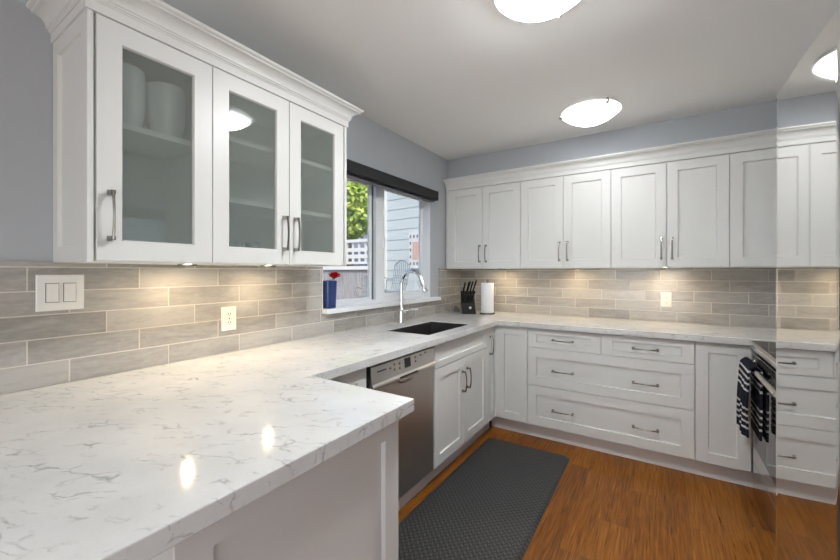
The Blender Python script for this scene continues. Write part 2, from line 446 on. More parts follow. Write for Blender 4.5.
# white jamb liners
mb = MB(); mb.box(fx1,XW+.004,WY1-.008,WY1,SZ,WZ1); mb.box(fx1,XW+.004,WY0,WY0+.008,SZ,WZ1); mb.box(fx1,XW+.004,WY0+.008,WY1-.008,WZ1-.008,WZ1)
mb.build('window_jamb', VINYL, wi)
def sash(y0, y1, x0, x1, bz, side, top=.03):
    z0, z1 = SZ+.022, WZ1-.03
    mb = MB(); mb.box(x0,x1,y0,y0+side,z0,z1); mb.box(x0,x1,y1-side,y1,z0,z1); mb.box(x0,x1,y0+side,y1-side,z0,z0+bz); mb.box(x0,x1,y0+side,y1-side,z1-top,z1)
    s_ = mb.build('window_sash', VINYL, wi, bevel=.003)
    xm = (x0+x1)/2
    MB().box(xm-.002,xm+.002,y0+side,y1-side,z0+bz,z1-top).build('glass_pane', PANE, s_)
    return s_
s_ = sash(WY0+.045, -1.345, -.118, -.098, .020, .030)
s_ = sash(-1.237, WY1-.012, -.112, -.090, .042, .036)
MB().box(-.0895,-.078,-1.228,-1.206,1.50,1.60).build('window_latch', VINYL, wi, bevel=.004)
MB().box(-.1185,-.0965,-1.3449,-1.328,SZ+.022,WZ1-.03).build('weather_strip', GREYP, wi)
MB().box(-.135,.030,-1.930,-.485,1.0455,SZ).build('window_sill', VINYL, wi, bevel=.004)

# roller shade cassette
rs = thing('roller_shade', 'charcoal roller shade cassette mounted above the sink window', 'window shade', (XW, -1.27, 2.0))
prof = [(XW+.001,1.958),(.078,1.958),(.086,1.966),(.086,2.034),(.080,2.040),(XW+.001,2.040)]
MB().prism(prof, -1.952, -.640, lambda a,b,h: (a,h,b)).build('cassette', SHADE, rs, bevel=.002)
MB().prism([(.0,1.945),(.055,1.945),(.06,1.951),(.055,1.9575),(.0,1.9575)], -1.94, -.655, lambda a,b,h: (a,h,b)).build('bottom_rail', BLACK, rs)
for y0,y1 in ((-1.956,-1.952),(-.640,-.636)):
    MB().prism([(XW+.001,1.957),(.087,1.957),(.087,2.041),(XW+.001,2.041)], y0, y1, lambda a,b,h: (a,h,b)).build('end_cap', BLACK, rs)

# ---------------------------------------------------------------- countertops
xs = sorted({-.0095, .212, .552, D, 1.132, 2.215, XR-.001}); ys = sorted({-3.62, -2.598, -1.568, -.966, -D, -.0005})
def in_top(u, v):
    if v < -2.598: return u < 1.132
    if v < -D: return u < D and not (.212 < u < .552 and -1.568 < v < -.966)
    return True
mb = MB(); cells(mb, lambda u,v,d: (u,v,d), xs, ys, in_top, ZU, ZC)
tag(mb.build('countertop', QUARTZ, bevel=.0025), 'white quartz countertop with grey veins running from peninsula past the sink to the range', 'countertop')
tag(MB().box(2.205, XR-.001, -2.172, -1.432, ZU, ZC).build('countertop', QUARTZ, bevel=.0025), 'short white quartz countertop between the range and the refrigerator', 'countertop')

# ---------------------------------------------------------------- left wall cabinets with glass doors
def glass_unit(y0, y1, doors, shelves, label, end_panel=False, stile=0.0):
    t = thing('wall_cabinet', label, 'cabinet', (XW, (y0+y1)/2, ZD), group='glass-door wall cabinets')
    xb = .295; s_ = .018
    mb = MB()
    mb.box(XW+.001,xb,y0,y0+s_,ZD,ZT); mb.box(XW+.001,xb,y1-s_,y1,ZD,ZT)
    mb.box(XW+.001,xb,y0+s_,y1-s_,ZD,ZD+s_); mb.box(XW+.001,xb,y0+s_,y1-s_,ZT-s_,ZT); mb.box(XW+.001,XW+.013,y0+s_,y1-s_,ZD+s_,ZT-s_)
    mb.build('carcass', INT, t, label='white cabinet box')
    for z in shelves: MB().box(XW+.014,.270,y0+s_+.001,y1-s_-.001,z-.010,z+.010).build('shelf', SHELF, t)
    for (a, b, hu) in doors:
        d = shaker('door', t, 'X', .316, a, b, ZD+.003, ZT-.003, fw=.0645, glass=True)
        pull(d, 'X', .316, hu, 1.488, L=.162)
    return t
ga = glass_unit(-3.150, -2.788, [(-3.143,-2.789,-3.109)], [1.800], 'white single-door frosted glass wall cabinet above the switch plate')
gb = glass_unit(-2.785, -2.068, [(-2.786,-2.4315,-2.460), (-2.4285,-2.074,-2.398)], [1.612, 1.868], 'white two-door frosted glass wall cabinet beside the window')
# shaker end panel facing the camera, and the narrow stile at the window end
shaker('end_panel', ga, 'Y', -3.166, XW+.001, .316, ZD, ZT, fw=.052, th=.015, rec=.010)
MB().box(XW+.001,.316,-2.067,-2.050,ZD,ZT).build('end_panel', CAB, gb, bevel=.001)

def crown_profile():
    # (outward, z) from the frieze to the tip
    p = [(.006,ZT-.0005),(.006,ZT+.030),(.009,ZT+.030),(.009,ZT+.034),(.014,ZT+.037),(.014,ZT+.042)]
    for k in range(7):
        t = k/6*PI/2; p.append((.018+.034*(1-math.cos(t)), ZT+.044+.036*math.sin(t)))
    p += [(.055,ZT+.082),(.055,ZT+.086),(.064,ZT+.090),(.066,ZT+.094),(.066,ZT+.101),(-.02,ZT+.101),(-.02,ZT-.0005)]
    return p
CP = crown_profile()
ya, yb, xf = -3.166, -2.050, .316
rings = [[(XW+.001,ya-o,z) for o,z in CP], [(xf+o,ya-o,z) for o,z in CP], [(xf+o,yb+o,z) for o,z in CP], [(XW+.001,yb+o,z) for o,z in CP]]
tag(MB().loops(rings).build('crown_molding', CAB), 'white crown molding wrapped around the top of the glass-door cabinets', 'molding', 'crown moldings')
rings = [[(-.004-o*.22,-.320-o,z) for o,z in CP], [(XR-.001,-.320-o,z) for o,z in CP]]
tag(MB().loops(rings).build('crown_molding', CAB), 'long straight white crown molding along the solid cabinets on the far wall', 'molding', 'crown moldings')

# ---------------------------------------------------------------- back wall cabinets
def wall_unit(x0, x1, doors, label, first=False):
    t = thing('wall_cabinet', label, 'cabinet', ((x0+x1)/2, 0, ZD), group='solid-door wall cabinets')
    MB().box(x0+.0005,x1-.0005,-.2995,-.0005,ZD,ZT-.001).build('carcass', CAB, t, bevel=.001)
    if first: MB().box(x0+.0005,.021,-.319,-.2995,ZD,ZT-.001).build('filler_strip', CAB, t)
    for a, b, hu in doors:
        d = shaker('door', t, 'Y', -.320, a+.0015, b-.0015, ZD+.003, ZT-.005, fw=.066)
        pull(d, 'Y', -.320, hu, 1.482, L=.165)
wall_unit(-.008, .739, [(.022,.380,.3515), (.380,.739,.4155)], 'white two-door wall cabinet in the corner nearest the window', True)
wall_unit(.739, 1.453, [(.740,1.097,1.067), (1.097,1.4525,1.131)], 'white two-door wall cabinet second from the window corner')
wall_unit(1.453, 2.169, [(1.4525,1.813,1.781), (1.813,2.169,1.846)], 'white two-door wall cabinet second from the refrigerator')
wall_unit(2.169, XR-.001, [(2.169,2.516,2.484), (2.516,XR-.002,2.548)], 'white wall cabinet partly hidden behind the refrigerator edge')

# ---------------------------------------------------------------- base cabinets
XF = .625      # face of the left run (faces +X), face of the back run is y = -XF
TK = .565
Z0, Z1 = .110, .868
def toe(t, *b): MB().box(*b).build('toe_kick', TOE, t)
# corner piece between peninsula and dishwasher
t = thing('base_cabinet', 'narrow white base cabinet between the peninsula and the dishwasher', 'cabinet', (.3, -2.42, 0), group='base cabinets')
MB().box(0,XF-TH,-2.597,-2.239,Z0,ZU-.001).build('carcass', CAB, t); toe(t, .02,TK,-2.597,-2.239,0,Z0)
shaker('door', t, 'X', XF, -2.590, -2.2405, Z0+.003, Z1, fw=.060)
# sink cabinet : open box so that the bowl hangs inside
t = thing('sink_cabinet', 'white sink base cabinet with two doors under the sink', 'cabinet', (.3, -1.21, 0), group='base cabinets')
mb = MB(); a, b = -1.6145, -.803
mb.box(0,XF-TH,a,a+.018,Z0,ZU-.001); mb.box(0,XF-TH,b-.018,b,Z0,ZU-.001); mb.box(0,XF-TH,a+.018,b-.018,Z0,Z0+.018); mb.box(0,.012,a+.018,b-.018,Z0+.018,ZU-.001)
mb.box(XF-TH-.02,XF-TH,a+.018,b-.018,.69,.735); mb.box(XF-TH-.02,XF-TH,a+.018,b-.018,.845,ZU-.001)
mb.build('carcass', CAB, t); toe(t, .02,TK,a,b,0,Z0)
shaker('false_drawer_front', t, 'X', XF, a+.002, b-.0015, .718, Z1-.004, fw=.055, fwz=.040)
d = shaker('door', t, 'X', XF, a+.002, -1.2100, Z0+.003, .7135); pull(d, 'X', XF, -1.240, .555, L=.150)
d = shaker('door', t, 'X', XF, -1.2070, b-.0015, Z0+.003, .7135); pull(d, 'X', XF, -1.168, .565, L=.150)
# narrow corner door
t = thing('base_cabinet', 'narrow white corner cabinet with one long handle right of the sink doors', 'cabinet', (.3, -.72, 0), group='base cabinets')
MB().box(0,XF-TH,-.802,-.607,Z0,ZU-.001).build('carcass', CAB, t); toe(t, .02,TK,-.802,-.607,0,Z0)
d = shaker('door', t, 'X', XF, -.8005, -.648, Z0+.003, Z1-.004, fw=.040, fwz=.064); pull(d, 'X', XF, -.745, .722, L=.152)
# blind corner door on the back run
MB().box(XF-TH-.002,XF-.003,-.6475,-.6065,Z0,ZU-.001).build('filler_strip', CAB, t)
t = thing('base_cabinet', 'white handleless base cabinet in the inside corner left of the drawers', 'cabinet', (.74, -.3, 0), group='base cabinets')
MB().box(.641,.888,-XF+TH,-.001,Z0,ZU-.001).build('carcass', CAB, t); toe(t, .567,.888,-TK,-.02,0,Z0)
MB().box(.6225,.6405,-XF+.003,-.606,Z0,ZU-.001).build('filler_strip', CAB, t)
shaker('door', t, 'Y', -XF, .641, .886, Z0+.003, Z1, fw=.060)
# drawers
t = thing('drawer_cabinet', 'wide white base cabinet with two small drawers over two wide drawers', 'cabinet', (1.42, -.3, 0), group='base cabinets')
MB().box(.889,1.9605,-XF+TH,-.001,Z0,ZU-.001).build('carcass', CAB, t); toe(t, .889,1.9605,-TK,-.02,0,Z0)
d = shaker('drawer', t, 'Y', -XF, .8915, 1.4185, .7215, Z1-.002, fw=.067, fwz=.042); pull(d, 'Y', -XF, 1.158, .791, vertical=False)
d = shaker('drawer', t, 'Y', -XF, 1.4225, 1.9585, .7215, Z1-.002, fw=.067, fwz=.042); pull(d, 'Y', -XF, 1.690, .790, vertical=False)
for z0, z1, hz in ((.4265,.7185,.557), (Z0+.003,.4235,.256)):
    d = shaker('drawer', t, 'Y', -XF, .8915, 1.9585, z0, z1, fw=.070)
    pull(d, 'Y', -XF, 1.158, hz, vertical=False); pull(d, 'Y', -XF, 1.690, hz, vertical=False)
# door by the range
t = thing('base_cabinet', 'white handleless base cabinet door between the drawers and the range', 'cabinet', (2.09, -.3, 0), group='base cabinets')
MB().box(1.9615,2.262,-XF+TH,-.001,Z0,ZU-.001).build('carcass', CAB, t); toe(t, 1.9615,2.262,-TK,-.02,0,Z0)
shaker('door', t, 'Y', -XF, 1.9645, 2.2335, Z0+.003, Z1, fw=.064)
# drawers between range and fridge, facing the aisle
t = thing('drawer_cabinet', 'white drawer cabinet between the range and the refrigerator', 'cabinet', (2.5, -1.8, 0), group='base cabinets')
MB().box(2.235+TH,XR-.002,-2.172,-1.432,Z0,ZU-.001).build('carcass', CAB, t); toe(t, 2.30,XR-.02,-2.172,-1.432,0,Z0)
for z0, z1 in ((.7215,.868), (.4265,.7185), (.113,.4235)):
    d = shaker('drawer', t, 'W', 2.235, -2.169, -1.435, z0, z1, fw=.064, fwz=.045); pull(d, 'W', 2.235, -1.80, (z0+z1)/2, vertical=False)
# peninsula
t = thing('peninsula_cabinet', 'white peninsula base cabinet with a framed end panel under the counter', 'cabinet', (.55, -2.95, 0), group='base cabinets')
MB().box(0,1.082,-3.268,-2.640,Z0,ZU-.001).build('carcass', CAB, t); toe(t, .02,1.03,-3.25,-2.70,0,Z0)
shaker('end_panel', t, 'X', 1.100, -3.272, -2.638, 0.0, ZU-.0005, fw=.066, fwz=.060, th=.018, rec=.013)

# ---------------------------------------------------------------- dishwasher
t = thing('dishwasher', 'brushed stainless dishwasher left of the sink cabinet', 'dishwasher', (.3, -1.92, 0))
y0, y1 = -2.2185, -1.6185
MB().box(.02,.590,y0+.002,y1-.002,.105,.868).build('body', RUBBER, t)
MB().box(.02,.570,y0+.004,y1-.004,0.0,.105).build('toe_kick', TOE, t)
MB().box(.5905,.620,y0+.012,y1-.002,.112,.742).build('door', STEEL, t, bevel=.003)
MB().box(.5905,.6185,y0,y0+.0115,.112,.866).build('side_gasket', RUBBER, t)
# control panel with its lower lip
prof = [(.5905,.745),(.632,.745),(.637,.752),(.637,.762),(.630,.772),(.6225,.852),(.617,.857),(.5905,.857)]
cp = MB().prism(prof, y0+.012, y1-.002, lambda a,b,h: (a,h,b)).build('control_panel', STEEL_P, t, bevel=.001)
def cpx(z): return .630 - (z-.772)/(.088)*.008
yc = -1.905
MB().prism([(.6225,.796),(cpx(.796)+.0012,.796),(cpx(.846)+.0012,.846),(.6225,.846)], yc-.028, yc+.028, lambda a,b,h: (a,h,b)).build('display', BLACK, cp, label='small dark display window')
for k, (dy, z) in enumerate(((-.155,.822),(-.120,.808),(-.120,.834),(.075,.834),(.075,.812),(.130,.838),(.180,.842),(-.075,.806),(-.075,.83))):
    bt_ = MB().lathe([(.006,0),(.006,.003),(.005,.004)], n=12).build('button', NICKEL, cp, smooth=True, local=True)
    bt_.location = Vector((cpx(z)-.001, yc+dy, z)) - t.location; bt_.rotation_euler = (0, PI/2, 0)
MB().box(cpx(.82)-.0005,cpx(.82)+.001,y0+.055,y0+.125,.822,.829).build('badge', GREYP, cp)
# handle pocket: dark slot and a rounded lip
MB().box(.632,.6382,yc-.085,yc+.085,.7535,.7625).build('handle_slot', RUBBER, t)
rings = []
for k in range(13):
    s_ = -1+2*k/12; hgt = .026*math.sqrt(max(0,1-s_*s_))+.004
    rings.append([(.6205,yc+s_*.085,.7445),(.640,yc+s_*.085,.7445),(.638,yc+s_*.085,.7445-hgt*.6),(.6255,yc+s_*.085,.7445-hgt),(.6205,yc+s_*.085,.7445-hgt)])
MB().loops(rings).build('handle_lip', STEEL_P, t, smooth=True)

# ---------------------------------------------------------------- sink and faucet
t = thing('sink', 'black undermount single bowl sink set in the counter below the window', 'sink', (.38, -1.267, .68))
def rrect(x0,x1,y0,y1,r,z,n=5):
    out = []
    for cx,cy,a0 in ((x1-r,y1-r,0),(x0+r,y1-r,PI/2),(x0+r,y0+r,PI),(x1-r,y0+r,1.5*PI)):
        for k in range(n+1):
            a = a0+PI/2*k/n; out.append((cx+r*math.cos(a), cy+r*math.sin(a), z))
    return out
X0,X1,Y0,Y1 = .2130,.5510,-1.5670,-.9670
rings = [rrect(X0-.02,X1+.02,Y0-.02,Y1+.02,.03,ZU-.012), rrect(X0-.02,X1+.02,Y0-.02,Y1+.02,.03,ZU-.0008), rrect(X0,X1,Y0,Y1,.022,ZU-.0008), rrect(X0,X1,Y0,Y1,.010,ZC-.006), rrect(X0+.003,X1-.003,Y0+.003,Y1-.003,.010,ZC-.0055),
         rrect(X0+.010,X1-.010,Y0+.010,Y1-.010,.03,.705), rrect(X0+.025,X1-.025,Y0+.025,Y1-.025,.03,.690), rrect(.36,.40,-1.287,-1.247,.018,.684)]
outer = [rrect(.355,.405,-1.292,-1.242,.018,.672), rrect(X0+.015,X1-.015,Y0+.015,Y1-.015,.03,.678), rrect(X0-.008,X1+.008,Y0-.008,Y1+.008,.03,.700), rrect(X0-.008,X1+.008,Y0-.008,Y1+.008,.03,ZU-.012)]
MB().loops(rings+outer, closed=True).build('bowl', SINKM, t, smooth=True)
MB().lathe([(.0,.0),(.034,.0),(.038,.003),(.038,.005),(.030,.003),(.0,.002)], (.38,-1.267,.685), 20, False, False).build('drain', CHROME, t, smooth=True)

fxp, fyp = .080, -1.200
t = thing('faucet', 'chrome gooseneck pull-down kitchen faucet behind the sink', 'faucet', (fxp, fyp, ZC))
MB().lathe([(.030,.0005),(.030,.004),(.025,.008),(.0235,.02),(.0235,.085),(.0225,.100),(.0165,.112),(.0145,.118)], (fxp,fyp,ZC), 24).build('base', CHROME, t, smooth=True)
pts = [(fxp,fyp,1.02),(fxp,fyp,1.10),(fxp,fyp,1.18),(fxp,fyp,1.215)]
R_ = .094; tx = fxp+R_
for k in range(1,15):
    a = PI - k/14*(PI+.02)*.86
    pts.append((tx+R_*math.cos(a), fyp+.000, 1.215+R_*math.sin(a)*1.10))
MB().tube(pts, .0145, 14, ref=(0,1,0)).build('spout', CHROME, t, smooth=True)
e1 = Vector(pts[-1]); dv = Vector((.40,0,-.92)).normalized()
MB().tube([e1-dv*.004, e1+dv*.01, e1+dv*.05, e1+dv*.098, e1+dv*.104], [.0155,.0175,.0185,.0215,.019], 14, ref=(0,1,0)).build('spray_head', CHROME, t, smooth=True)
hp = Vector((fxp,fyp,ZC+.092)); hd = Vector((.80,.45,.12)).normalized()
lv = MB().tube([hp, hp+hd*.035, hp+hd*.040], [.017,.0165,.012], 14).build('lever_hub', CHROME, t, smooth=True)
MB().tube([hp+hd*.036, hp+hd*.07+Vector((0,0,.006)), hp+hd*.095+Vector((0,0,.003)), hp+hd*.130], [.0065,.006,.006,.0075], 10).build('lever', CHROME, lv, smooth=True)

# ---------------------------------------------------------------- range
t = thing('range', 'stainless steel slide-in range with black glass cooktop between counter and refrigerator', 'stove', (2.5, -1.04, 0))
y0, y1 = -1.428, -.6258
xo = 2.236
MB().box(xo+.03,XR-.004,y0,-.66,.03,.895).build('body', RUBBER, t)
MB().box(2.229,XR-.010,y0+.004,-.660,.9015,.909).build('cooktop', COOKGLASS, t, bevel=.002)
prof = [(xo+.03,.862),(2.224,.864),(2.217,.870),(2.215,.899),(2.220,.9065),(2.2285,.9085),(2.2285,.901),(xo+.03,.901)]
MB().prism(prof, y0, -.6575, lambda a,b,h: (a,h,b)).build('front_trim', RANGE, t, bevel=.001)
# slotted vent band below the trim
vb = MB().box(xo-.004,xo+.03,y0+.004,y1-.004,.800,.838).build('vent_panel', RANGE, t, bevel=.002)
mb = MB()
for k in range(14):
    for j in range(3):
        yv = y1-.04-k*.048; mb.box(xo-.0052,xo-.0035,yv-.034,yv,.8055+j*.0095,.8115+j*.0095)
mb.build('vent_slots', RUBBER, vb)
od = MB().box(xo,xo+.029,y0+.003,y1-.001,.198,.798).build('oven_door', RANGE, t, bevel=.0015)
MB().box(xo-.0015,xo+.0005,y0+.07,y1-.085,.300,.700).build('oven_window', OVENGLASS, od)
mb = MB(); hx = 2.198; hz = .785
mb.tube([(hx,y0+.03,hz),(hx,y1-.03,hz)], .0145, 14)
hb = mb.build('handle', RANGE, od, smooth=True)
for yv in (y0+.045, y1-.045): MB().tube([(hx+.004,yv,hz),(xo+.002,yv,hz)], [.011,.015], 12).build('handle_post', RANGE, hb, smooth=True)
MB().box(xo+.002,xo+.029,y0+.003,y1-.001,.004,.188).build('storage_drawer', RANGE, t, bevel=.0012)
for yv in (y0+.06, y1-.06): MB().lathe([(.018,0),(.018,.03)], (2.33,yv,0), 12).build('leg', BLACK, t)

# towels over the oven handle
TW1 = mat('towel_navy_white_stripe', (.02,.022,.035), .95, spec=.1); g = NT(TW1)
q = g.sep(g.pos())
st_ = g.math('LESS_THAN', g.math('FRACT', g.math('DIVIDE', g.math('ADD', q[2], g.math('MULTIPLY', g.noise(g.pos(), 30, 2), .012)), .034)), .34)
band = g.math('MAXIMUM', g.math('MULTIPLY', g.math('GREATER_THAN', q[2], .665), g.math('LESS_THAN', q[2], .79)), g.math('MULTIPLY', g.math('GREATER_THAN', q[2], .46), g.math('LESS_THAN', q[2], .585)))
g.l(g.mix(g.math('MULTIPLY', st_, band), (.012,.013,.022), (.55,.55,.55)), g.b.inputs['Base Color']); g.bump(g.noise(g.pos(), 500, 2), .5, .002)
def towel(yc_, wd, zb, m, label, seed, back=.60):
    """cloth folded over the bar: front fall, over the top, short back fall"""
    rnd = random.Random(seed); NW = 32
    path = []                      # (x offset from bar axis, z)
    r_ = .0195
    for k in range(11): path.append((-r_-.001-.006*math.sin(k/10*PI), zb+(hz-zb)*k/10))
    for k in range(1,8):
        a = PI - k/8*PI; path.append((r_*math.cos(a), hz+r_*math.sin(a)))
    for k in range(8): path.append((r_-.001, hz-(hz-back)*k/7))
    ph = rnd.random()*6
    def ring(off):
        rows = []
        for i, (dx, z) in enumerate(path):
            row = []
            down = max(0.0, (hz-z))/(hz-zb)
            for j in range(NW+1):
                u = j/NW-.5
                amp = (.014*down if dx < 0 else .004*down)
                wob = amp*math.sin(u*9.0+ph)+amp*.5*math.sin(u*17+ph*2)
                sgn = -1 if dx < 0 else 1
                xx = dx + (-(abs(wob)) if sgn < 0 else 0)
                y = yc_ + u*wd*(1-.10*down) + .004*math.sin(z*14+ph)*down
                row.append((hx+xx+off*(1 if dx>0 else -1) if abs(dx) > .012 else hx+xx, y, z + (off if abs(dx) <= .012 else 0) + 0))
            rows.append(row)
        return rows
    A, B = ring(0), ring(.010)
    n = len(path); W = NW+1
    vs = [p for r in A for p in r] + [p for r in B for p in r]; o = n*W; fs = []
    for i in range(n-1):
        for j in range(NW):
            fs.append((i*W+j, i*W+j+1, (i+1)*W+j+1, (i+1)*W+j)); fs.append((o+i*W+j, o+(i+1)*W+j, o+(i+1)*W+j+1, o+i*W+j+1))
    for i in range(n-1):
        for j in (0, NW): fs.append((i*W+j, (i+1)*W+j, o+(i+1)*W+j, o+i*W+j))
    for j in range(NW):
        for i in (0, n-1): fs.append((i*W+j, i*W+j+1, o+i*W+j+1, o+i*W+j))
    ob_ = MB().add(vs, fs).build('kitchen_towel', m, smooth=True)
    return tag(ob_, label, 'towel')
towel(-.835, .26, .425, TW1, 'navy kitchen towel with white stripes folded over the oven handle', 3, back=.42)

# ---------------------------------------------------------------- refrigerator
t = thing('refrigerator', 'tall polished stainless side-by-side refrigerator at the right edge', 'refrigerator', (2.45, -2.635, 0))
MB().box(2.125,XR-.006,-3.085,-2.185,.02,1.775).build('body', GREYP, t)
def fdoor(ya_, yb_, x_at, z0, z1):
    N = 24; e = .010; ring = []
    for k in range(N+1):
        y = ya_ + (yb_-ya_)*k/N
        du = min(y-ya_, yb_-y); rnd_ = 0 if du >= e else e-math.sqrt(max(0, e*e-(e-du)**2))
        ring.append((x_at(y)+rnd_*.8, y))
    poly = ring + [(2.122, yb_), (2.122, ya_)]
    return MB().prism(poly, z0, z1, lambda a,b,h: (a,b,h)).build('door', FRIDGE, t, smooth=True)
def bow(y):      # the far door's face turns very gently towards the room
    s_ = (-2.185-y)/.445
    return 2.041 + .445*(math.radians(.35)*s_ + math.radians(.55)*s_*s_)
fdoor(-2.630, -2.185, bow, .085, 1.785)
fdoor(-3.085, -2.637, lambda y: 2.046+.006*math.cos((y+2.86)/.225*1.2), .085, 1.785)
MB().box(2.13,2.20,-3.06,-2.21,1.7755,1.79).build('hinge_cover', GREYP, t, bevel=.004)
MB().box(2.10,2.124,-3.08,-2.19,.02,.080).build('kick_grille', GREYP, t)

# ---------------------------------------------------------------- ceiling lamps
def lamp(x, y, r, label, a0, dm):
    t = thing('ceiling_lamp', label, 'ceiling light', (x, y, H), group='ceiling lamps')
    MB().lathe([(r*.90,-.0005),(r*.90,-.014),(r*.985,-.024),(r*.985,-.0294)], (x,y,H), 32).build('base_plate', WHITEP, t, smooth=True)
    pr_ = []
    for k in range(13):
        s_ = 1-k/12; pr_.append((max(r*s_, .001), -.034-.078*(1-s_**2)))
    pr_ = [(r*.98,-.030)] + pr_
    MB().lathe(pr_, (x,y,H), 48, False, True).build('glass_dome', dm, t, smooth=True)
    for k in range(3):
        a = a0 + k*2*PI/3; c, s_ = math.cos(a), math.sin(a)
        mb = MB(); mb.tube([(x+c*r*.55,y+s_*r*.55,H-.018),(x+c*(r+.004),y+s_*(r+.004),H-.020),(x+c*(r+.006),y+s_*(r+.006),H-.044)], .004, 8)
        mb.tube([(x+c*(r-.012),y+s_*(r-.012),H-.047),(x+c*(r+.008),y+s_*(r+.008),H-.038)], .007, 8)
        mb.build('clip', NICKEL, t, smooth=True)
lamp(1.375, -.800, .190, 'round white glass ceiling lamp nearer the far wall', math.radians(-50), DOME_FAR)
lamp(1.395, -2.110, .182, 'round white glass ceiling lamp at the top edge, nearer the camera', math.radians(-38), DOME)
lamp(1.55, -3.45, .185, 'added round white glass ceiling lamp, unseen above the camera, for fill light', math.radians(-38), dome_mat('lamp_opal_glass_added', LAMP*.05))  # third lamp added out of view to brighten the room

# under-cabinet spots
def puck(x, y, label):
    t = thing('under_cabinet_light', label, 'spotlight', (x, y, ZD), group='under-cabinet spotlights')
    MB().lathe([(.0125,-.0060),(.034,-.0070),(.035,-.005),(.035,-.0006),(.0125,-.0006)], (x,y,ZD), 24, False, False).build('ring', NICKEL, t, smooth=True)
    MB().lathe([(.001,-.0056),(.0122,-.0052),(.0122,-.0035),(.001,-.0035)], (x,y,ZD), 20).build('lens', LENS, t)
puck(.150, -2.800, 'small warm spotlight under the single-door glass cabinet')
puck(.150, -2.425, 'small warm spotlight under the two-door glass cabinet')
puck(.509, -.17, 'small warm spotlight above the paper towel holder')
puck(1.176, -.17, 'small warm spotlight under the second far-wall cabinet from the window')
puck(1.805, -.17, 'small warm spotlight above the far-wall outlet')

# ---------------------------------------------------------------- wall plates
t = thing('light_switch', 'white double rocker switch plate on the tile under the single glass cabinet', 'light switch', (-.010, -3.148, 1.237))
pl_ = MB().loops([[( -.0097+d, y, z) for y,z in ((-3.2115+i,1.174+i),(-3.0845-i,1.174+i),(-3.0845-i,1.300-i),(-3.2115+i,1.300-i))] for d,i in ((0,0),(.004,0),(.0065,.003))]).build('plate', WHITEP, t)
for yc2 in (-3.171, -3.125):
    fr_ = MB().box(-.0035,-.0024,yc2-.0175,yc2+.0175,1.203,1.271).build('rocker_frame', GREYP, t)
    MB().prism([(-.0024,1.205),(.0030,1.205),(.0005,1.237),(.0036,1.269),(-.0024,1.269)], yc2-.0155, yc2+.0155, lambda a,b,h: (a,h,b)).build('rocker', WHITEP, t)
    for z in (1.190,1.284): MB().tube([(-.004,yc2,z),(-.0024,yc2,z)], .0030, 10).build('screw', WHITEP, t)
def outlet(fn, label, loc):
    """duplex outlet; fn(u,z,d) with u,z around the plate centre"""
    t = thing('wall_outlet', label, 'outlet', loc, group='wall outlets')
    MB().loops([[fn(u,z,d) for u,z in ((-.037+i,-.058+i),(.037-i,-.058+i),(.037-i,.058-i),(-.037+i,.058-i))] for d,i in ((.0003,0),(.004,0),(.0062,.003))]).build('plate', WHITEP, t)
    for zc in (-.021,.021):
        s_ = MB().loops([[fn(.0165*math.cos(a)*(.92 if d else 1), zc+.0150*math.sin(a), .0061+d) for a in (2*PI*k/16 for k in range(16))] for d in (0,.0018)]).build('socket', WHITEP, t)
        mb = MB()
        for uu in (-.006,.006): mb.loops([[fn(uu+a,zc+.003+b,.0078+d) for a,b in ((-.0012,-.005),(.0012,-.005),(.0012,.005),(-.0012,.005))] for d in (0,.0004)])
        mb.loops([[fn(.0022*math.cos(a),zc-.008+.0022*math.sin(a),.0078+d) for a in (2*PI*k/8 for k in range(8))] for d in (0,.0004)])
        mb.build('slots', RUBBER, s_)
    MB().loops([[fn(.003*math.cos(a),.003*math.sin(a),.006+d) for a in (2*PI*k/10 for k in range(10))] for d in (0,.001)]).build('screw', NICKEL, t)
outlet(lambda u,z,d: (-.010+d, -2.535+u, 1.081+z), 'white duplex outlet on the left tile wall under the two-door glass cabinet', (-.01,-2.535,1.081))
outlet(lambda u,z,d: (1.813+u, -d, 1.088+z), 'white duplex outlet on the far tile wall above the drawers', (1.813,0,1.088))

# ---------------------------------------------------------------- floor mat
rings = [rrect(.632,1.245,-2.42,-.785,.045,.0005), rrect(.632,1.245,-2.42,-.785,.045,.004), rrect(.648,1.229,-2.404,-.801,.035,.013)]
tag(MB().loops(rings).build('floor_mat', MATM), 'charcoal basket-weave kitchen mat on the wood floor before the sink', 'mat')

# ---------------------------------------------------------------- things on the sill and counter
VASE = mat('vase_cobalt_glass', (.012,.035,.15), .08, coat=.6)
t = thing('vase', 'square cobalt blue vase on the window sill', 'vase', (-.022, -1.866, SZ))
def sq(w_, z, r=.012): return rrect(-.022-w_, -.022+w_, -1.866-w_, -1.866+w_, r, z, 4)
MB().loops([sq(.033,SZ+.0006), sq(.037,SZ+.004), sq(.040,SZ+.10), sq(.042,SZ+.178), sq(.039,SZ+.180), sq(.036,SZ+.178), sq(.032,SZ+.02)]).build('body', VASE, t, smooth=True)
RED = mat('rose_petal_red', (.52,.008,.02), .55); g = NT(RED)
g.l(g.ramp(g.noise(g.pos(), 60, 2), [(.35,(.32,.003,.012)),(.65,(.66,.015,.03))]), g.b.inputs['Base Color'])
GREEN = mat('rose_stem_green', (.05,.14,.035), .5)
t = thing('rose', 'single red rose standing in the blue vase', 'flower', (-.010, -1.842, SZ+.03))
cz = SZ+.208; c = Vector((-.005,-1.828,cz))
MB().tube([(-.030,-1.878,SZ+.026),(-.016,-1.852,SZ+.12),(c.x,c.y,cz-.018)], .0028, 8).build('stem', GREEN, t, smooth=True)
